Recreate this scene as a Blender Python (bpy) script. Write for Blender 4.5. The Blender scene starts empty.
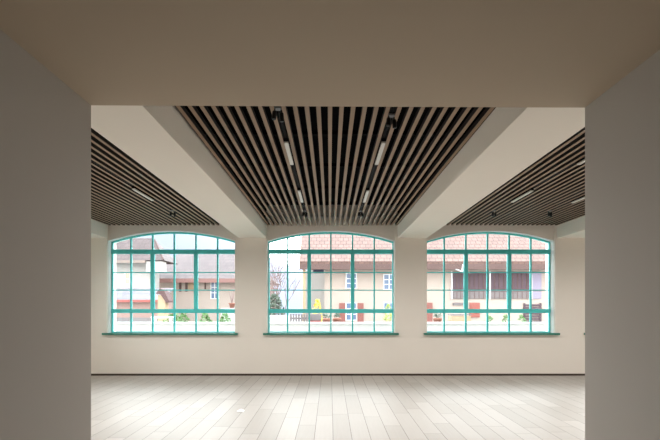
import bpy, math, random
from mathutils import Vector, Matrix
R = math.radians
scene = bpy.context.scene
COL = scene.collection
random.seed(7)

# ------------------------------------------------------------------ helpers
class MB:
    def __init__(s): s.v = []; s.f = []; s.sm = []
    def add(s, vs, fs, smooth=False):
        n = len(s.v); s.v += [tuple(p) for p in vs]
        for f in fs: s.f.append([i + n for i in f]); s.sm.append(smooth)
        return s
    def box(s, x0, x1, y0, y1, z0, z1):
        return s.add([(x0,y0,z0),(x1,y0,z0),(x1,y1,z0),(x0,y1,z0),(x0,y0,z1),(x1,y0,z1),(x1,y1,z1),(x0,y1,z1)],
                     [(0,3,2,1),(4,5,6,7),(0,1,5,4),(1,2,6,5),(2,3,7,6),(3,0,4,7)])
    def prism_y(s, poly, y0, y1):               # poly of (x,z), counter-clockwise seen from -y
        n = len(poly)
        vs = [(x,y0,z) for x,z in poly] + [(x,y1,z) for x,z in poly]
        fs = [list(range(n)), list(range(2*n-1, n-1, -1))]
        for i in range(n):
            j = (i+1) % n; fs.append((i, i+n, j+n, j))
        return s.add(vs, fs)
    def prism_x(s, poly, x0, x1):               # poly of (y,z)
        n = len(poly)
        vs = [(x0,y,z) for y,z in poly] + [(x1,y,z) for y,z in poly]
        fs = [list(range(n-1,-1,-1)), list(range(n, 2*n))]
        for i in range(n):
            j = (i+1) % n; fs.append((i, j, j+n, i+n))
        return s.add(vs, fs)
    def tube(s, p, q, r0, r1=None, n=8, caps=True, smooth=True):
        r1 = r0 if r1 is None else r1
        p = Vector(p); q = Vector(q); d = (q-p).normalized()
        a = d.orthogonal().normalized(); b = d.cross(a)
        vs = []
        for c, r in ((p,r0),(q,r1)):
            for k in range(n):
                t = 2*math.pi*k/n; vs.append(c + a*(r*math.cos(t)) + b*(r*math.sin(t)))
        s.add(vs, [(k,(k+1)%n,(k+1)%n+n,k+n) for k in range(n)], smooth)
        if caps: s.add(vs, [list(range(n-1,-1,-1)), list(range(n,2*n))])
        return s
    def lathe(s, prof, c=(0,0,0), n=24):
        vs = []
        for r, z in prof:
            for k in range(n):
                t = 2*math.pi*k/n; vs.append((c[0]+r*math.cos(t), c[1]+r*math.sin(t), c[2]+z))
        fs = []
        for i in range(len(prof)-1):
            for k in range(n):
                j = (k+1)%n; fs.append((i*n+k, i*n+j, (i+1)*n+j, (i+1)*n+k))
        fs.append(list(range(n-1,-1,-1))); fs.append([len(prof)*n-n+k for k in range(n)])
        return s.add(vs, fs, True)
    def build(s, name, mat, parent=None, bevel=0, **props):
        me = bpy.data.meshes.new(name); me.from_pydata(s.v, [], s.f)
        me.validate(); me.update()
        me.polygons.foreach_set('use_smooth', s.sm[:len(me.polygons)] if len(s.sm) >= len(me.polygons) else [False]*len(me.polygons))
        me.materials.append(mat)
        o = bpy.data.objects.new(name, me); COL.objects.link(o)
        if parent is not None: o.parent = parent
        if bevel:
            m = o.modifiers.new('bevel', 'BEVEL'); m.width = bevel; m.segments = 2; m.limit_method = 'ANGLE'
        for k, val in props.items(): o[k] = val
        return o

def thing(name, label, cat, loc=(0,0,0), group=None, kind=None):
    o = bpy.data.objects.new(name, None); COL.objects.link(o)
    o.empty_display_size = .1; o.location = loc
    if label: o['label'] = label
    if cat: o['category'] = cat
    if group: o['group'] = group
    if kind: o['kind'] = kind
    return o
def copy_tree(o, loc=None, parent=None, **props):
    c = o.copy(); COL.objects.link(c); c.parent = parent
    if loc is not None: c.location = loc
    for k, v in props.items(): c[k] = v
    for ch in list(o.children): copy_tree(ch, parent=c)
    return c
def tag(o, label, cat, group=None, kind=None):
    o['label'] = label; o['category'] = cat
    if group: o['group'] = group
    if kind: o['kind'] = kind
    return o

# ------------------------------------------------------------------ materials
def s2l(c): return tuple(((x/255)/12.92 if x/255 <= .04045 else ((x/255+.055)/1.055)**2.4) for x in c) + (1,)
def mat(name, rgb, rough=.6, metal=0, var=0.0, scale=6, bump=0.0, lin=False, spec=.5, coords='Object', stretch=(1,1,1)):
    m = bpy.data.materials.new(name); m.use_nodes = True
    nt = m.node_tree; b = nt.nodes['Principled BSDF']
    col = rgb + (1,) if lin else s2l(rgb)
    b.inputs['Base Color'].default_value = col
    b.inputs['Roughness'].default_value = rough; b.inputs['Metallic'].default_value = metal
    b.inputs['Specular IOR Level'].default_value = spec
    if var or bump:
        tc = nt.nodes.new('ShaderNodeTexCoord'); mp = nt.nodes.new('ShaderNodeMapping')
        mp.inputs['Scale'].default_value = stretch
        nz = nt.nodes.new('ShaderNodeTexNoise'); nz.inputs['Scale'].default_value = scale; nz.inputs['Detail'].default_value = 5
        nt.links.new(tc.outputs[coords], mp.inputs[0]); nt.links.new(mp.outputs[0], nz.inputs['Vector'])
        if var:
            mx = nt.nodes.new('ShaderNodeMix'); mx.data_type = 'RGBA'
            mx.inputs[6].default_value = tuple(max(0, c*(1-var)) for c in col[:3]) + (1,)
            mx.inputs[7].default_value = tuple(min(1, c*(1+var)) for c in col[:3]) + (1,)
            nt.links.new(nz.outputs['Fac'], mx.inputs[0]); nt.links.new(mx.outputs[2], b.inputs['Base Color'])
        if bump:
            bp = nt.nodes.new('ShaderNodeBump'); bp.inputs['Strength'].default_value = bump; bp.inputs['Distance'].default_value = .01
            nt.links.new(nz.outputs['Fac'], bp.inputs['Height']); nt.links.new(bp.outputs[0], b.inputs['Normal'])
    return m
def brick_mat(name, c1, c2, cm, w, h, mortar=.01, axis='XZ', rough=.8, offset=.5):
    m = bpy.data.materials.new(name); m.use_nodes = True
    nt = m.node_tree; b = nt.nodes['Principled BSDF']; b.inputs['Roughness'].default_value = rough
    tc = nt.nodes.new('ShaderNodeTexCoord'); sp = nt.nodes.new('ShaderNodeSeparateXYZ'); cb = nt.nodes.new('ShaderNodeCombineXYZ')
    nt.links.new(tc.outputs['Object'], sp.inputs[0])
    nt.links.new(sp.outputs[axis[0]], cb.inputs['X']); nt.links.new(sp.outputs[axis[1]], cb.inputs['Y'])
    br = nt.nodes.new('ShaderNodeTexBrick'); br.offset = offset
    br.inputs['Color1'].default_value = s2l(c1); br.inputs['Color2'].default_value = s2l(c2); br.inputs['Mortar'].default_value = s2l(cm)
    br.inputs['Scale'].default_value = 1; br.inputs['Brick Width'].default_value = w; br.inputs['Row Height'].default_value = h
    br.inputs['Mortar Size'].default_value = mortar
    nt.links.new(cb.outputs[0], br.inputs['Vector'])
    nz = nt.nodes.new('ShaderNodeTexNoise'); nz.inputs['Scale'].default_value = 1.2
    nt.links.new(tc.outputs['Object'], nz.inputs['Vector'])
    mx = nt.nodes.new('ShaderNodeMix'); mx.data_type = 'RGBA'; mx.blend_type = 'MULTIPLY'; mx.inputs[0].default_value = .35
    nt.links.new(br.outputs['Color'], mx.inputs[6]); nt.links.new(nz.outputs['Fac'], mx.inputs[7])
    nt.links.new(mx.outputs[2], b.inputs['Base Color'])
    return m

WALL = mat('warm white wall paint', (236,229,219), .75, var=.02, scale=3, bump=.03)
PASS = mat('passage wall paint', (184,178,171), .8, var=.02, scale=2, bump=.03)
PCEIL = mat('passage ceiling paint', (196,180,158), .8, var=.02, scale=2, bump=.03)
BEAMM = mat('beam plaster', (240,233,222), .8, var=.015, scale=3, bump=.02)
BLACK = mat('black painted ceiling void', (7,7,9), .95, spec=.1)
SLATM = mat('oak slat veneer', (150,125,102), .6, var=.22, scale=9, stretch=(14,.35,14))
SLATE = mat('slat side with painted shade', (34,27,23), .8, var=.2, scale=9, stretch=(14,.35,14))  # dim light on the slat sides, put into a dark colour
BATTEN = mat('black batten', (6,6,7), .9, spec=.1)
CONDM = mat('pale grey pipe', (205,203,198), .5)
TEAL = mat('teal window paint', (84,210,208), .4, var=.03, scale=8)
GLAREM = mat('white reveal glare', (246,247,246), .5)  # overexposed daylight on the reveals, put into a bright white
SILLM = mat('dark teal sill paint', (48,122,106), .35, var=.05, scale=8)
BASEM = mat('dark bronze skirting', (62,50,38), .5)
TRACKM = mat('black track metal', (12,12,13), .75, spec=.15)
HEADM = mat('black spotlight metal', (18,18,20), .4, metal=.3)
GREYM = mat('grey bracket metal', (120,120,122), .45, metal=.5)
DIFFM = mat('opal lamp diffuser', (206,202,194), .35)
PAPER = mat('white paper scrap', (250,250,248), .8)

def floor_mat():
    m = bpy.data.materials.new('pale oak plank floor'); m.use_nodes = True
    nt = m.node_tree; N = nt.nodes; L = nt.links; b = N['Principled BSDF']
    tc = N.new('ShaderNodeTexCoord'); sp = N.new('ShaderNodeSeparateXYZ'); L.new(tc.outputs['Object'], sp.inputs[0])
    def M(op, a, c=None):
        n = N.new('ShaderNodeMath'); n.operation = op
        for i, v in ((0,a),(1,c)):
            if v is None: continue
            if isinstance(v,(int,float)): n.inputs[i].default_value = v
            else: L.new(v, n.inputs[i])
        return n.outputs[0]
    W, LEN = .2137, 1.24
    u = M('DIVIDE', M('SUBTRACT', sp.outputs['X'], .035), W)
    row = M('FLOOR', u); fu = M('FRACT', u)
    wn = N.new('ShaderNodeTexWhiteNoise'); wn.noise_dimensions = '1D'; L.new(row, wn.inputs['W'])
    v = M('ADD', M('DIVIDE', sp.outputs['Y'], LEN), M('MULTIPLY', wn.outputs['Value'], 7.0))
    cell = M('FLOOR', v); fv = M('FRACT', v)
    du = M('MULTIPLY', M('MINIMUM', fu, M('SUBTRACT', 1, fu)), W)
    dv = M('MULTIPLY', M('MINIMUM', fv, M('SUBTRACT', 1, fv)), LEN)
    d = M('MINIMUM', du, dv)
    joint = M('LESS_THAN', d, .0028)
    cb = N.new('ShaderNodeCombineXYZ'); L.new(row, cb.inputs[0]); L.new(cell, cb.inputs[1])
    wn2 = N.new('ShaderNodeTexWhiteNoise'); wn2.noise_dimensions = '3D'; L.new(cb.outputs[0], wn2.inputs['Vector'])
    mp = N.new('ShaderNodeMapping'); mp.inputs['Scale'].default_value = (18,1.2,1); L.new(tc.outputs['Object'], mp.inputs[0])
    nz = N.new('ShaderNodeTexNoise'); nz.inputs['Scale'].default_value = 2.2; nz.inputs['Detail'].default_value = 6
    L.new(mp.outputs[0], nz.inputs['Vector'])
    f = M('ADD', M('MULTIPLY', wn2.outputs['Value'], .6), M('MULTIPLY', nz.outputs['Fac'], .4))
    cr = N.new('ShaderNodeMix'); cr.data_type = 'RGBA'
    cr.inputs[6].default_value = s2l((164,157,150)); cr.inputs[7].default_value = s2l((186,180,174)); L.new(f, cr.inputs[0])
    jm = N.new('ShaderNodeMix'); jm.data_type = 'RGBA'; jm.inputs[7].default_value = s2l((96,88,78))
    L.new(joint, jm.inputs[0]); L.new(cr.outputs[2], jm.inputs[6]); L.new(jm.outputs[2], b.inputs['Base Color'])
    b.inputs['Roughness'].default_value = .45; b.inputs['Specular IOR Level'].default_value = .3
    bp = N.new('ShaderNodeBump'); bp.inputs['Strength'].default_value = .15; bp.inputs['Distance'].default_value = .003
    L.new(M('SUBTRACT', nz.outputs['Fac'], joint), bp.inputs['Height']); L.new(bp.outputs[0], b.inputs['Normal'])
    return m
FLOORM = floor_mat()

def glass_mat():
    m = bpy.data.materials.new('clear window glass'); m.use_nodes = True
    nt = m.node_tree; nt.nodes.clear()
    o = nt.nodes.new('ShaderNodeOutputMaterial'); mx = nt.nodes.new('ShaderNodeMixShader'); fr = nt.nodes.new('ShaderNodeFresnel')
    t = nt.nodes.new('ShaderNodeBsdfTransparent'); g = nt.nodes.new('ShaderNodeBsdfGlossy'); g.inputs['Roughness'].default_value = .02
    t.inputs['Color'].default_value = (.96,.985,.98,1); fr.inputs['IOR'].default_value = 1.35
    nt.links.new(fr.outputs[0], mx.inputs[0]); nt.links.new(t.outputs[0], mx.inputs[1]); nt.links.new(g.outputs[0], mx.inputs[2])
    nt.links.new(mx.outputs[0], o.inputs[0])
    return m
GLASS = glass_mat()

# ------------------------------------------------------------------ dimensions (metres; camera stands at 0,0,1.5 looking along +Y)
YB = 9.5            # inner face of the window wall
YF = 2.69           # inner face of the wall the passage opens through
PITCH = 3.456; CX = .02
BAYS = (-1,0,1,2)
HW = 1.384          # half width of a window niche
BH = 1.406          # half width of a ceiling bay between beams
ZB = 2.965          # beam soffit
ZS = 3.234          # slat underside
ZT = 3.75           # black ceiling void
X0 = CX - 1.5*PITCH - .4; X1 = CX + 2.5*PITCH
SILL = .90; SPR = 2.92; CROWN = 3.135
RISE = CROWN - SPR; RAD = (HW*HW + RISE*RISE)/(2*RISE); ZC = CROWN - RAD
YG = 9.72           # glass plane
def arc(hw, rad, n=24, cx=0):   # points left to right
    pts = []
    for i in range(n+1):
        x = -hw + 2*hw*i/n; pts.append((cx + x, ZC + math.sqrt(rad*rad - x*x)))
    return pts

# ------------------------------------------------------------------ room shell
def struct(o): o['kind'] = 'structure'; return o
struct(MB().box(X0-.3, X1+.3, -4.2, YB, -.12, 0).build('floor', FLOORM))
w = MB()
xs = [X0-.3] + [v for k in BAYS for v in (CX+k*PITCH-HW, CX+k*PITCH+HW)] + [X1+.3]
for i in range(0, len(xs), 2): w.box(xs[i], xs[i+1], YB, YB+.42, -.12, ZT)
for k in BAYS:
    c = CX + k*PITCH
    w.box(c-HW, c+HW, YB, YB+.42, -.12, SILL-.02)
    poly = [(x,z) for x,z in arc(HW, RAD, 24, c)] + [(c+HW, ZT), (c-HW, ZT)]
    w.prism_y(poly, YB+.06, YB+.42)
struct(w.build('wall_back', WALL))
wl = MB(); GY0, GY1, GZ0, GZ1 = 6.6, 9.0, 1.0, 2.7
wl.box(X0-.3, X0, YF, GY0, 0, ZT); wl.box(X0-.3, X0, GY1, YB, 0, ZT); wl.box(X0-.3, X0, GY0, GY1, 0, GZ0); wl.box(X0-.3, X0, GY0, GY1, GZ1, ZT)
struct(wl.build('wall_left', WALL))
struct(MB().box(X1, X1+.3, YF, YB, 0, ZT).build('wall_right', WALL))
struct(MB().box(X0-.3, X1+.3, YF-.05, YB+.42, ZT, ZT+.2).build('ceiling', BLACK))
# passage the camera stands in
PL, PR, PZ = -1.434, 1.548, 2.704
def slab(name, m, x0, x1, z0, z1):       # front edge runs very slightly out of square, as in the photo
    def ye(x): return 2.640 + .031*min(1.3, (x-PL)/(PR-PL))
    vs = [(x0,-4,z0),(x1,-4,z0),(x1,ye(x1),z0),(x0,ye(x0),z0),(x0,-4,z1),(x1,-4,z1),(x1,ye(x1),z1),(x0,ye(x0),z1)]
    return struct(MB().add(vs, [(0,3,2,1),(4,5,6,7),(0,1,5,4),(1,2,6,5),(2,3,7,6),(3,0,4,7)]).build(name, m))
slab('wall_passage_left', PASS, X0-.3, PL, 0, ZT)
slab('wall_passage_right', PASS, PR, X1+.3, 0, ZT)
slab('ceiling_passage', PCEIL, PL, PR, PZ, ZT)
struct(MB().box(PL, PR, -4.2, -4, 0, PZ).build('wall_passage_end', mat('dark passage end wall', (62,58,54), .8)))
# ceiling beams
n = 0
BEAMS = ((X0, -4.787), (-1.962, -1.372), (1.457, 2.085), (4.897, 5.53), (8.342, X1))
PANEL = {-1: -3.366, 0: .051, 1: 3.491}      # centres of the ceiling bays in view
for a, b in BEAMS:
    n += 1
    bo = struct(MB().box(a, b, YF+.02, YB, ZB, ZS+.04).box(a, b, YF+.02, YB, ZS+.04, ZT).build('trim_%d' % n, BEAMM))
    bo.data.materials.append(BLACK)
    for q in bo.data.polygons: q.material_index = 0 if q.index < 6 else 1
b = MB()
b.box(X0, X1, YB-.014, YB, 0, .04)
struct(b.build('baseboard_back', BASEM))

# ------------------------------------------------------------------ windows
def make_window():
    root = thing('window_1', None, None, kind='structure')
    f = MB()
    zi = SILL+.04
    f.box(-HW, -HW+.03, YG-.03, YG+.03, SILL, SPR)
    f.box(HW-.03, HW, YG-.03, YG+.03, SILL, SPR)
    f.box(-HW+.045, HW-.045, YG-.03, YG+.03, SILL, zi)
    up = arc(HW, RAD); lo = [(x, z-.04) for x, z in up]
    f.prism_y(lo + up[::-1], YG-.03, YG+.03)
    f.build('window_frame', TEAL, root)
    MB().box(-HW, HW, YG-.045, YG+.03, 2.648, 2.745).build('transom', TEAL, root, .004)
    MB().box(-HW, HW, YG-.045, YG+.03, 1.345, 1.433).build('transom', TEAL, root, .004)
    P = .478
    for k in (-1, 1): MB().box(k*P-.04, k*P+.04, YG-.042, YG+.028, 1.433, 2.648).build('mullion', TEAL, root, .003)
    ztop = lambda x: ZC + math.sqrt(RAD*RAD-x*x) - .03
    t = .0155
    for k in (-2,-1,0,1,2):
        x = k*P
        MB().box(x-t, x+t, YG-.022, YG+.022, 2.745, ztop(x)).build('glazing_bar', TEAL, root)
        MB().box(x-t, x+t, YG-.022, YG+.022, zi, 1.345).build('glazing_bar', TEAL, root)
        if k not in (-1,1): MB().box(x-t, x+t, YG-.022, YG+.022, 1.433, 2.648).build('glazing_bar', TEAL, root)
    for z in (2.24, 1.85):
        for x0, x1 in ((-HW+.045,-P-.04),(-P+.04,P-.04),(P+.04,HW-.045)):
            MB().box(x0, x1, YG-.018, YG+.018, z-.011, z+.011).build('glazing_bar', TEAL, root)
    g = MB(); g.prism_y([(-HW+.01, SILL+.01), (HW-.01, SILL+.01)] + [(x, z-.02) for x, z in arc(HW-.01, RAD)][::-1], YG-.003, YG+.003)
    g.build('panes', GLASS, root)
    up = arc(HW-.0005, RAD-.0005); lo = [(x*(HW-.006)/HW, z-.006) for x, z in up]
    r_ = MB(); r_.prism_y(lo + up[::-1], YB+.063, YG-.03)
    for sx in (-1, 1): r_.box(*sorted((sx*(HW-.006), sx*(HW-.0005))), YB+.063, YG-.03, SILL, SPR-.006)
    r_.build('reveal_glare', GLAREM, root)  # thin added strips that carry the window glare as white colour
    MB().box(-HW-.07, HW+.07, YB-.075, YB-.001, SILL-.022, SILL+.02).box(-HW+.001, HW-.001, YB-.001, YG+.1, SILL-.02, SILL).build('window_sill', SILLM, root)
    return root
W0 = make_window()
labels = {-2:'teal arched window beyond the left beam', -1:'left of the three teal arched windows, facing the white house',
          0:'middle teal arched window below the central slatted bay', 1:'right of the three teal arched windows, facing the barn doors', 2:'teal arched window beyond the right beam'}
for i, k in enumerate((-1,0,1,2)):
    o = W0 if i == 0 else copy_tree(W0)
    o.location = (CX+k*PITCH, 0, 0); o.name = 'window_%d' % (i+1)

lw = thing('window_5', None, None, kind='structure')  # unseen side glazing, added to bring in more daylight from the left
f = MB()
for y in (GY0, GY0+.78, GY0+1.56, GY1-.06): f.box(X0-.2, X0-.14, y, y+.06, GZ0, GZ1)
for z in (GZ0, 2.2, GZ1-.06): f.box(X0-.2, X0-.14, GY0, GY1, z, z+.06)
f.build('window_frame', TEAL, lw)
MB().box(X0-.173, X0-.167, GY0+.01, GY1-.01, GZ0+.01, GZ1-.01).build('panes', GLASS, lw)

# ------------------------------------------------------------------ slatted ceilings
NS, SP, SW = 28, .1015, .0385
def make_slats():
    root = thing('slatted_ceiling', 'x', 'ceiling panel', (0,0,0))
    s = MB()
    for i in range(NS):
        x = (i-(NS-1)/2)*SP
        s.box(x-SW/2, x+SW/2, YF+.03, YB-.03, 0, .05)
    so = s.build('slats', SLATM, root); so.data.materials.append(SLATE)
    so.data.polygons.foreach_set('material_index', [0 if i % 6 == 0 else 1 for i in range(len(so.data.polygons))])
    e = NS/2*SP-(SP-SW)/2
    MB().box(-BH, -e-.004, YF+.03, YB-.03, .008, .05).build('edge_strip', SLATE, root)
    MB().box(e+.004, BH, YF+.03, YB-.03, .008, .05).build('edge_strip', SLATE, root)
    for y in (3.55, 4.6, 5.65, 6.7, 7.75):
        MB().box(-BH, BH, y-.03, y+.03, .05, .09).build('batten', BATTEN, root)
    return root
S0 = make_slats()
sl = {0:'brown slatted timber ceiling panel over the middle window, between the two beams',
      -1:'brown slatted timber ceiling panel over the left window', 1:'brown slatted timber ceiling panel over the right window'}
for i, k in enumerate((0,-1,1)):
    o = S0 if i == 0 else copy_tree(S0)
    o.location = (PANEL[k], 0, ZS); o['label'] = sl[k]
c = MB()
c.tube((CX-BH+.06, 9.1, 3.345), (CX+BH, 9.1, 3.345), .03, n=12)
c.tube((CX-BH+.06, 8.85, 3.345), (CX+BH, 8.85, 3.345), .012, n=10)
tag(c.build('conduit', CONDM), 'grey pipe run crossing above the slats of the middle ceiling panel', 'pipe')

# ------------------------------------------------------------------ track lighting
def bayx(k, dx): return PANEL.get(k, CX + k*PITCH) + math.copysign(5*SP, dx)    # the fifth gap either side of the bay centre
ZL = ZS+.006-.035
def track(k, dx, lab, y0=2.75, y1=8.25):
    x = bayx(k, dx)
    o = MB().box(-.015, .015, 0, y1-y0, .004, .03).build('lighting_track', TRACKM, bevel=.002)
    o.location = (x, y0, ZS+.002); tag(o, lab, 'lighting track', 'black lighting tracks between the slats')
    return o
def make_linear():
    root = thing('ceiling_light', 'x', 'ceiling light')
    MB().box(-.022, .022, -.36, .36, .006, .035).build('housing', TRACKM, root)
    MB().box(-.021, .021, -.355, .355, -.012, .006).build('diffuser', DIFFM, root, .003)
    return root
def make_twin():
    root = thing('twin_spotlight', 'x', 'spotlight')
    MB().box(-.03, .03, -.03, .03, -.008, .008).build('bracket', GREYM, root, .003)
    for q in (-1, 1):
        h = MB()
        h.lathe([(.012,-.098),(.018,-.098),(.02,-.094),(.02,-.03),(.016,-.024),(.006,-.02),(.006,0)], n=20)
        ho = h.build('lamp_head', HEADM, root); ho.location = (q*.026, q*.012, -.008); ho.rotation_euler = (R(8*q), R(-4*q), 0)
    return root
TR = [(0,-.49,'black lighting track left of centre in the middle ceiling panel'),
      (0,.53,'black lighting track right of centre in the middle ceiling panel'),
      (-1,.53,'black lighting track in the left ceiling panel'),
      (1,-.49,'black lighting track of the right ceiling panel nearer the beam'),
      (1,.53,'black lighting track of the right ceiling panel farther from the beam')]
for t in TR: track(*t)
L0 = make_linear()
LIN = [(0,-.49,6.85,'white linear lamp on the left track of the middle panel, farther one'),
       (0,-.49,4.93,'white linear lamp on the left track of the middle panel, nearer one'),
       (0,.53,6.85,'white linear lamp on the right track of the middle panel, farther one'),
       (0,.53,4.93,'white linear lamp on the right track of the middle panel, nearer one'),
       (-1,.53,6.75,'white linear lamp in the left slatted panel'),
       (1,-.49,6.85,'white linear lamp over the right window, fully in view'),
       (1,-.49,4.93,'white linear lamp at the right passage wall, nearer one of two cut off'),
       (1,.53,6.9,'white linear lamp at the right passage wall, farther one of two cut off')]
for i, (k, dx, y, lab) in enumerate(LIN):
    o = L0 if i == 0 else copy_tree(L0)
    o.location = (bayx(k,dx), y, ZL); o['label'] = lab; o['group'] = 'white linear lamps on the tracks'
T0 = make_twin()
TW = [(0,-.49,8.0,'black twin spotlight at the window end of the left middle track'),
      (0,.53,8.0,'black twin spotlight at the window end of the right middle track'),
      (0,-.49,3.86,'black twin spotlight on the left middle track beside the passage ceiling edge'),
      (0,.53,4.0,'black twin spotlight on the right middle track beside the passage ceiling edge'),
      (-1,.53,8.0,'black twin spotlight in the left slatted panel'),
      (1,-.49,8.0,'black twin spotlight in the right slatted panel, nearer the beam'),
      (1,.53,8.0,'black twin spotlight in the right slatted panel, farther from the beam')]
for i, (k, dx, y, lab) in enumerate(TW):
    o = T0 if i == 0 else copy_tree(T0)
    o.location = (bayx(k,dx), y, ZS-.002); o['label'] = lab; o['group'] = 'black twin spotlights on the tracks'

# paper scrap on the floor
p = MB()
pv = [(-.05,-.03,.004),(.05,-.035,.002),(.055,.03,.012),(0,.035,.03),(-.055,.03,.006),(0,0,.022)]
pv2 = [(x,y,z+.0015) for x,y,z in pv]
p.add(pv, [(1,0,5),(2,1,5),(3,2,5),(4,3,5),(0,4,5)]); p.add(pv2, [(0,1,5),(1,2,5),(2,3,5),(3,4,5),(4,0,5)])
po = p.build('paper_scrap', PAPER); po.location = (-1.27, 6.25, 0); tag(po, 'small crumpled white paper scrap on the plank floor', 'paper')

# ------------------------------------------------------------------ outside
EX = 1.0
ASPH = mat('pale asphalt', (150,148,146), .9, var=.08, scale=3)
RENDER = mat('white render', (176,172,168), .9, var=.04, scale=1.5)
CREAM = mat('cream render', (180,164,154), .9, var=.07, scale=1.2)
PLINTH = mat('white stone', (190,187,182), .85, var=.05, scale=4)
ROOFC = brick_mat('red clay roof tiles', (152,118,108), (136,108,100), (100,80,76), .3, .22, .02, 'XZ', offset=.5)
ROOFB = brick_mat('weathered clay roof tiles', (112,96,95), (104,90,89), (88,76,76), .4, .25, .02, 'XZ')
ROOFG = brick_mat('grey mauve roof tiles', (124,118,123), (116,110,117), (98,92,98), .4, .25, .02, 'XZ')
FASCIA = mat('dark brown eaves timber', (96,74,70), .8, var=.15, scale=6)
BARNM = mat('weathered plum brown boards', (92,74,82), .85, var=.25, scale=5, stretch=(10,1,.4))
SHUT = mat('red brown shutter paint', (146,92,84), .7, var=.06)
BLUEG = mat('blue grey window glass', (98,116,146), .15, spec=.6)
FRAMEW = mat('white window paint', (226,226,226), .6)
REDB = mat('brick red coping', (158,88,82), .8, var=.1)
PINK = mat('pale pink wall', (160,132,124), .9, var=.05)
BARK = mat('grey bark', (140,118,114), .9, var=.2, scale=12)
LEAFD = mat('dull dark leaves', (88,98,84), .7, var=.3, scale=4)
LEAFG = mat('green leaves', (92,126,72), .7, var=.3, scale=4)
LEAFY = mat('yellow blossom', (218,196,70), .7, var=.15, scale=4)
LEAFL = mat('lime leaves', (158,172,84), .7, var=.25, scale=4)
TERRA = mat('terracotta', (150,98,82), .8, var=.08)
TAN = mat('tan timber', (176,152,124), .85, var=.12, scale=6)
NAVY = mat('dark navy canvas', (56,56,76), .8, var=.1)
SLATEG = mat('grey slatted timber', (122,112,112), .85, var=.2, scale=6)
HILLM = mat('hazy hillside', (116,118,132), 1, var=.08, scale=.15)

struct(MB().box(-70, 70, YB+.45, 140, -.35, -.15).box(-70, X0-.32, -60, YB+.45, -.35, -.15).build('ground', ASPH))
h = MB()
hv = []; NX, NY = 40, 6
for j in range(NY+1):
    for i in range(NX+1):
        x = -70 + 100*i/NX; y = 75 + 40*j/NY
        top = 23*math.exp(-((x+38)/24)**2) + 6.5*math.exp(-((x+2)/22)**2) + .5*math.sin(x*.9)+.3*math.sin(x*2.3)
        hv.append((x, y, -.3 + top*math.sin(math.pi/2*min(1, j/NY*1.3))))
h.add(hv, [(j*(NX+1)+i, j*(NX+1)+i+1, (j+1)*(NX+1)+i+1, (j+1)*(NX+1)+i) for j in range(NY) for i in range(NX)], True)
struct(h.build('hill_ground', HILLM))

gw = thing('garden_wall', 'long low white garden wall running below all three windows', 'wall', (0,15,-.15))
MB().box(-10.5, 11.5, -.12, .12, 0, 1.03).build('wall_body', RENDER, gw)
MB().box(-10.55, 11.55, -.16, .16, 1.03, 1.1).build('coping', PLINTH, gw, .01)

def win(parent, x0, x1, y, z0, z1, nx=2, nz=3, glass=BLUEG):
    """a framed window standing proud of a facade at y (facing -y)"""
    f = MB(); t = .05
    f.box(x0-t, x1+t, y-.06, y+.02, z0-t, z0); f.box(x0-t, x1+t, y-.06, y+.02, z1, z1+t)
    f.box(x0-t, x0, y-.06, y+.02, z0, z1); f.box(x1, x1+t, y-.06, y+.02, z0, z1)
    for i in range(1,nx):
        x = x0+(x1-x0)*i/nx; f.box(x-.025, x+.025, y-.05, y+.02, z0, z1)
    for i in range(1,nz):
        z = z0+(z1-z0)*i/nz; f.box(x0, x1, y-.045, y+.02, z-.02, z+.02)
    fo = f.build('window', FRAMEW, parent)
    MB().box(x0, x1, y-.02, y+.02, z0, z1).build('pane', glass, fo)
def shutter(parent, x0, x1, y, z0, z1, m=None):
    s = MB(); s.box(x0, x1, y-.07, y-.02, z0, z1)
    nn = 9
    for i in range(nn):
        z = z0+.06+(z1-z0-.12)*(i+.5)/nn; s.box(x0+.05, x1-.05, y-.085, y-.07, z-.03, z+.02)
    s.build('shutter', m or SHUT, parent)

# house seen through the middle and right windows: facade at y = 24
hc = thing('farmhouse', 'long cream farmhouse with a red tiled roof and dark barn doors', 'house', (0,24,-.15))
def L(z): return z+.15
MB().box(-.3, 15.5, 0, 9, 0, L(3.7)).build('wall', CREAM, hc)
MB().box(-1.5, -.3, 3, 9, 0, L(3.7)).build('porch_wall', RENDER, hc)
rf = MB()
rf.prism_x([(-.9, L(3.72)), (4.8, L(8.6)), (4.8, L(8.75)), (-.95, L(3.84))], -1.62, 16)
rf.prism_x([(4.8, L(8.6)), (10.4, L(3.72)), (10.45, L(3.84)), (4.8, L(8.75))], -1.62, 16)
rf.build('roof', ROOFC, hc)
MB().box(-1.62, 16, -.95, -.8, L(3.42), L(3.72)).build('eaves_board', FASCIA, hc)
MB().box(-1.55, 15.9, -.8, .0, L(3.6), L(3.68)).build('soffit', FASCIA, hc)
MB().box(-1.45, -1.3, -.7, -.55, 0, L(3.62)).build('porch_post', TAN, hc)
MB().box(-.9, -.35, -.5, 1.0, L(3.35), L(3.6)).build('awning', NAVY, hc)
win(hc, .9, 1.42, 0, L(2.48), L(3.25)); win(hc, .9, 1.42, 0, L(.75), L(1.65))
shutter(hc, .5, .83, 0, L(.62), L(1.66)); shutter(hc, 1.5, 1.83, 0, L(.62), L(1.66))
win(hc, 2.95, 3.5, 0, L(2.42), L(3.2)); win(hc, 2.95, 3.5, 0, L(1.35), L(1.66), 2, 1)
shutter(hc, 5.2, 5.58, 0, L(.6), L(1.68))
bd = MB(); bd.box(6.66, 11.5, -.06, .02, L(1.9), L(3.35))
bd.build('barn_boarding', BARNM, hc)
MB().box(10.98, 11.5, -.075, -.06, L(1.9), L(3.35)).build('pale_board', mat('pale lilac board', (150,140,160), .8), hc)
MB().box(6.7, 10.95, -.08, -.06, L(1.9), L(2.28)).build('lower_boarding', SLATEG, hc)
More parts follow.
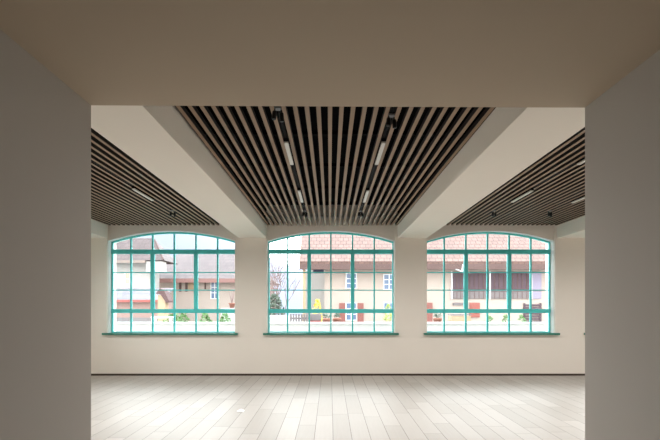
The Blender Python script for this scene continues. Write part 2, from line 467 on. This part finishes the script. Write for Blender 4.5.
for x in (6.62, 8.7, 10.95): MB().box(x-.035, x+.035, -.1, .02, L(1.88), L(3.4)).build('barn_post', FRAMEW, hc)
MB().box(6.66, 11.5, -.09, -.06, L(2.3), L(2.36)).build('barn_rail', SLATEG, hc)
for x in (6.9,7.1,7.35,7.6,7.85,8.1,8.35,8.95,9.2,9.45,9.7,9.95,10.2,10.45,10.7): MB().box(x-.02, x+.02, -.085, -.06, L(1.9), L(3.35)).build('barn_batten', FASCIA, hc)
shutter(hc, 7.6, 8.15, 0, L(.88), L(1.68), mat('orange red shutter paint', (158,92,82), .7, var=.05))
MB().box(6.7, 7.3, -.1, .02, L(1.55), L(1.68)).build('lintel', SLATEG, hc)
sg = MB()
for i in range(7): sg.box(10.55, 11.5, -.1, -.02, L(.6+i*.15), L(.69+i*.15))
sg.box(10.55,10.63,-.08,-.02,L(.55),L(1.66)); sg.box(11.42,11.5,-.08,-.02,L(.55),L(1.66))
sg.build('slatted_vent', BARNM, hc)
gp = MB(); gp.tube((6.45, -.88, L(3.5)), (6.9, -1.0, L(3.3)), .03); gp.tube((6.9,-1.0,L(3.3)), (6.95,-.97,L(3.66)), .03)
gp.build('gutter_pipe', FRAMEW, hc)

# white house at the left of the left window: facade at y = 25
EAVM = mat('grey brown eaves', (140,124,116), .8); BLIND = mat('tan blind', (190,170,150), .8)
ha = thing('white_house', 'white rendered house with a tiled roof at the left window edge', 'house', (-10,25,-.15))
MB().box(-5, -.2, 0, 1.3, 0, L(4.0)).build('wall', RENDER, ha)
rf = MB(); e0, e1 = L(4.03), L(5.45)
rf.add([(-5.4,-.7,e0),(.83,-.7,e0),(.83,1.75,e0),(-5.4,1.75,e0),(-4.6,.6,e1),(-.25,.6,e1)],
       [(0,1,5,4),(1,2,5),(2,3,4,5),(3,0,4),(0,3,2,1)])
rf.build('roof', ROOFB, ha)
MB().tube((.8,-.68,e0+.03), (-.25,.6,e1+.03), .045, n=8).build('hip_ridge', FASCIA, ha)
MB().box(-5.4, -.2, -.72, -.66, L(3.88), e0-.002).build('eaves_board', EAVM, ha)
MB().box(-.2, .7, -.6, .0, L(3.4), L(3.98)).build('corner_bracket', RENDER, ha)
win(ha, -1.62, -1.36, 0, L(2.75), L(3.35), 1, 2, BLIND)
# lean-to shed in front of it
sh = thing('lean_to_shed', 'low pink shed with a grey mauve roof in front of the white house', 'shed', (-9.1,21,-.15))
MB().box(-1.9, .9, 0, 1.8, 0, L(1.75)).build('wall', PINK, sh)
r_ = MB(); r_.prism_x([(-.25, L(1.7)), (1.9, L(2.35)), (1.9, L(2.43)), (-.27, L(1.78))], -2.0, 1.0); r_.build('roof', ROOFG, sh)
MB().box(-2.0, 1.0, -.3, -.22, L(1.68), L(1.8)).build('eaves_board', REDB, sh)
MB().box(-1.9, .9, -.05, 0, L(.5), L(.95)).build('plinth', mat('grey stone plinth', (130,124,124), .9, var=.1), sh)

# far house: facade at y = 27.4
hb = thing('far_house', 'far cream house with a wide weathered hipped roof', 'house', (-10,27.4,-.15))
MB().box(-1.0, 5.6, 0, 7, 0, L(3.3)).build('wall', CREAM, hb)
rf = MB(); z0, z1 = L(3.17), L(5.1)
rf.add([(-1.5,-.75,z0),(6.1,-.75,z0),(6.1,7.8,z0),(-1.5,7.8,z0),(-.6,3.2,z1),(3.6,3.2,z1)],
       [(0,1,5,4),(1,2,5),(2,3,4,5),(3,0,4),(0,3,2,1)])
rf.build('roof', ROOFB, hb)
MB().box(-1.5, 6.1, -.78, -.7, L(2.92), z0-.004).build('eaves_board', mat('rosy brown eaves', (140,104,98), .8, var=.1), hb)
win(hb, 2.62, 3.05, 0, L(1.98), L(3.0), 2, 3)
for x0 in (.62, 1.0): MB().box(x0, x0+.13, -.06, .02, L(2.4), L(3.05)).build('door_post', FASCIA, hb)
pn = MB(); pn.box(1.2, 1.72, -.06, .02, L(2.45), L(3.05))
for i in range(3): pn.box(1.2, 1.72, -.075, -.06, L(2.52+i*.18), L(2.56+i*.18))
pn.build('louvre_panel', TAN, hb)
MB().box(2.2, 2.28, -.06, .02, L(2.55), L(3.05)).build('door_post', FASCIA, hb)
# small wooden shelter
ks = thing('garden_shelter', 'small tan garden shelter with a dark pitched roof', 'shelter', (-7.55,20,-.15))
MB().box(-.2, .14, -.2, .2, 0, L(2.0)).build('body', TAN, ks)
rr = MB(); rr.prism_y([(-.26,L(2.05)),(-.08,L(2.3)),(.1,L(2.2)),(.33,L(1.74)),(.33,L(1.66)),(.2,L(1.66)),(-.05,L(2.02))], -.28, .28); rr.build('roof', mat('dark shelter roof', (92,66,66), .8, var=.1), ks)

# vegetation
def shrub(name, m, lab, cat, loc, rx, ry, rz, n=260, s=.07, group=None, stems=True):
    root = thing(name, lab, cat, loc, group)
    l = MB()
    for _ in range(n):
        a = random.uniform(0, 2*math.pi); z = random.uniform(0, 1); q = math.sqrt(random.uniform(.25,1))
        w_ = math.sin(math.pi*min(1, .25+z*.75))**.6 if z < .98 else .3
        c = Vector((rx*q*w_*math.cos(a), ry*q*w_*math.sin(a), rz*(.12+.88*z)))
        d = Vector((random.uniform(-1,1), random.uniform(-1,1), random.uniform(-.6,1))).normalized(); e = d.orthogonal().normalized()
        k = s*random.uniform(.6,1.4)
        l.add([c-d*k, c+e*k*.5, c+d*k, c-e*k*.5], [(0,1,2,3)])
    l.build('foliage', m, root)
    st = MB()
    for _ in range(7):
        a = random.uniform(0, 2*math.pi)
        st.tube((0,0,0), (rx*.6*math.cos(a), ry*.6*math.sin(a), rz*.75), .02, .006, 5)
    st.build('stems', BARK, root)
    return root
def bare_tree(lab, loc, hgt, seed, spread=.55, group=None):
    rnd = random.Random(seed); t = MB()
    def grow(p, d, ln, r, depth):
        q = p + d*ln; t.tube(p, q, r, r*.68, 6, caps=False)
        if depth == 0: return
        for _ in range(3 if depth > 2 else 2):
            nd = (d + Vector((rnd.uniform(-1,1), rnd.uniform(-1,1), rnd.uniform(-.2,.7)))*spread).normalized()
            grow(q, nd, ln*rnd.uniform(.62,.85), r*.64, depth-1)
    grow(Vector((0,0,0)), Vector((.03,0,1)), hgt*.32, hgt*.018, 5)
    o = t.build('bare_tree', BARK); o.location = loc; tag(o, lab, 'tree', group); return o
bare_tree('bare branching tree standing before the hill, left in the middle window', (-2.35,21.6,-.15), 3.2, 3)
bare_tree('thin bare tree at the left edge of the middle window', (-3.0,23.5,-.15), 3.9, 9)
shrub('dark_bush', LEAFD, 'dull dark bush at the left edge of the middle window', 'bush', (-2.5,20,-.15), .52, .4, 2.2, 800, .08)
shrub('yellow_shrub', LEAFY, 'yellow flowering shrub left of the red brown shutters', 'shrub', (-.62,21.5,-.15), .3, .3, 1.95, 300, .06)
shrub('lime_shrub', LEAFL, 'lime green shrub at the right edge of the middle window', 'shrub', (2.78,21,-.15), .25, .25, 1.75, 260, .06)
for i, (x, w_) in enumerate(((-6.0,.36),(-5.1,.36),(-4.3,.33))):
    shrub('hedge_bush', LEAFG, ['green bush behind the garden wall, first of three at the left window\'s right side',
        'green bush behind the garden wall, middle of three at the left window\'s right side',
        'green bush behind the garden wall, rightmost in the left window'][i], 'bush', (x,18,-.15), w_, .3, 1.35, 260, .07, 'green bushes at the left window')
shrub('hedge_bush', LEAFG, 'low green bush behind the white garden bench', 'bush', (-6.75,19,-.15), .6, .3, 1.3, 260, .07, 'green bushes at the left window')
for i, x in enumerate((5.95, 6.55, 7.15)):
    shrub('green_plant', LEAFG, ['green plant below the barn doors, left of three','green plant below the barn doors, middle of three','green plant below the barn doors, right of three'][i],
          'plant', (x,16.4,-.15), .2, .2, 1.32, 150, .06, 'green plants below the barn doors')
# white bench, trough, fence, pots, crate
bn = thing('garden_bench', 'white garden bench behind the low wall in the left window', 'bench', (-6.3,16.6,-.15))
MB().box(-.38, .38, -.2, .2, 1.2, 1.25).build('bench_top', FRAMEW, bn, .006)
for sx in (-.34,.34):
    for sy in (-.16,.16): MB().box(sx-.025, sx+.025, sy-.025, sy+.025, 0, 1.2).build('leg', FRAMEW, bn)
tr = thing('stone_trough', 'pale rounded stone trough below the dark bush', 'trough', (-2.05,17.2,-.15))
MB().box(-.36,.36,-.22,.22,0,1.28).build('basin', PLINTH, tr, .06)
fc = thing('slatted_fence', 'short grey slatted fence behind the low wall in the middle window', 'fence', (-1.28,18,-.15))
s = MB()
for i in range(7): s.box(-.36+i*.11, -.28+i*.11, -.02, .02, 0, 1.32)
s.build('slats', SLATEG, fc); MB().box(-.38,.44,.02,.05,1.1,1.18).build('rail', SLATEG, fc)
P0 = thing('terracotta_pot', 'terracotta pot on the white plinth, holding a thin bare stem', 'pot', (-4.9,22,1.4))
MB().lathe([(.1,0),(.15,.2),(.17,.2),(.17,.25),(.14,.25),(.12,.2)], n=20).build('pot_body', TERRA, P0)
s = MB(); rnd = random.Random(4)
for i in range(6):
    a = rnd.uniform(0,6.28); q = (.12*math.cos(a), .1*math.sin(a), .55+.4*rnd.random()); s.tube((0,0,.2), q, .018, .01, 5)
    s.tube(q, (q[0]*1.6, q[1]*1.6, q[2]+.25), .01, .005, 5)
s.build('bare_stem', BARK, P0)
tag(MB().box(-5.4,-4.4,21.8,22.4,-.15,1.4).build('plinth_block', RENDER, bevel=.02), 'white plinth block under the terracotta pot', 'plinth')
def tall_pot(loc, lab, m=TERRA):
    o = thing('tall_planter', lab, 'planter', loc, 'tall planters behind the low wall')
    MB().lathe([(.1,0),(.13,.6),(.16,1.1),(.17,1.1),(.17,1.17),(.13,1.17),(.12,1.1)], n=18).build('planter_body', m, o)
    l = MB()
    for _ in range(40):
        c = Vector((random.uniform(-.13,.13), random.uniform(-.13,.13), 1.2+random.uniform(0,.15))); d = Vector((random.uniform(-1,1),random.uniform(-1,1),random.uniform(0,1))).normalized(); e = d.orthogonal()
        l.add([c-d*.05, c+e*.025, c+d*.05, c-e*.025], [(0,1,2,3)])
    l.build('foliage', LEAFD, o)
tall_pot((-.12,17.2,-.15), 'terracotta planter left of centre behind the low wall')
tall_pot((.28,17.6,-.15), 'terracotta planter beside the left red brown shutter')
tall_pot((4.3,17.6,-.15), 'terracotta planter at the left edge of the right window')
cr = thing('timber_crate', 'tan timber crate behind the low wall in the right window', 'crate', (5.15,17.5,-.15))
s = MB()
for i in range(5): s.box(-.38,.38,-.25,.25, i*.26, i*.26+.22)
s.build('boards', TAN, cr); MB().box(-.4,.4,-.27,.27,1.29,1.33).build('lid', SLATEG, cr)
hx = thing('stacked_crates', 'dark crate with a red front below the yellow shrub', 'crate', (-.62,18.4,-.15))
MB().box(-.24,.24,-.2,.2,0,1.05).build('crate_body', REDB, hx, .01); MB().box(-.25,.25,-.21,.21,1.05,1.32).build('lid', SLATEG, hx, .01)

# ------------------------------------------------------------------ light
wd = bpy.data.worlds.new('overcast sky'); scene.world = wd; wd.use_nodes = True
nt = wd.node_tree; bg = nt.nodes['Background']
tc = nt.nodes.new('ShaderNodeTexCoord'); sp = nt.nodes.new('ShaderNodeSeparateXYZ'); cr_ = nt.nodes.new('ShaderNodeMapRange')
nt.links.new(tc.outputs['Generated'], sp.inputs[0]); nt.links.new(sp.outputs['Z'], cr_.inputs['Value'])
mx = nt.nodes.new('ShaderNodeMix'); mx.data_type = 'RGBA'
mx.inputs[6].default_value = (1,.98,.96,1); mx.inputs[7].default_value = (.80,.90,1,1)
nt.links.new(cr_.outputs[0], mx.inputs[0]); nt.links.new(mx.outputs[2], bg.inputs['Color'])
# thin cloud is brightest on the far side of the street, where the hidden sun stands
st_ = nt.nodes.new('ShaderNodeMapRange'); st_.interpolation_type = 'SMOOTHSTEP'
st_.inputs['From Min'].default_value = -.2; st_.inputs['From Max'].default_value = .8
st_.inputs['To Min'].default_value = 3.4; st_.inputs['To Max'].default_value = 7.2
nt.links.new(sp.outputs['Y'], st_.inputs['Value']); nt.links.new(st_.outputs[0], bg.inputs['Strength'])

def lamp(kind, name, loc, energy, color, rot=(0,0,0), **kw):
    d = bpy.data.lights.new(name, kind); d.energy = energy; d.color = color
    for k, v in kw.items(): setattr(d, k, v)
    o = bpy.data.objects.new(name, d); COL.objects.link(o); o.location = loc; o.rotation_euler = rot
    return o
for k in BAYS:      # sampling portals in the window openings (they give no light of their own)
    o = lamp('AREA', 'window_portal', (CX+k*PITCH, YB+.45, 2.0), 1, (1,1,1), (R(-90),0,0), shape='RECTANGLE', size=2.8, size_y=2.4)
    o.data.cycles.is_portal = True
o = lamp('AREA', 'window_portal', (X0-.3, (GY0+GY1)/2, (GZ0+GZ1)/2), 1, (1,1,1), (0,R(-90),0), shape='RECTANGLE', size=GZ1-GZ0, size_y=GY1-GY0)
o.data.cycles.is_portal = True
WARM = (1,.97,.94)
for k in BAYS:      # light of the track lamps, plus unseen fill lamps added without fixtures
    for dx in (-.49,.53):
        for y in (4.93, 6.85):
            lamp('AREA', 'linear_lamp_and_fill', (bayx(k,dx), y, ZL-.02), 13, WARM, (0,0,0), shape='RECTANGLE', size=.04, size_y=.7, spread=R(160))

# ------------------------------------------------------------------ camera
cd = bpy.data.cameras.new('camera'); cam = bpy.data.objects.new('camera', cd); COL.objects.link(cam)
cam.location = (0,0,1.5); cam.rotation_euler = (R(90),0,0)
cd.sensor_width = 36; cd.lens = 24; cd.shift_y = 86/660; cd.clip_end = 500
scene.camera = cam
vs = scene.view_settings
vs.view_transform = 'Standard'; vs.look = 'None'; vs.gamma = 1; vs.use_curve_mapping = False; vs.exposure = .7
scene.cycles.max_bounces = 12; scene.cycles.diffuse_bounces = 8; scene.cycles.transparent_max_bounces = 12
scene.cycles.sample_clamp_indirect = 8
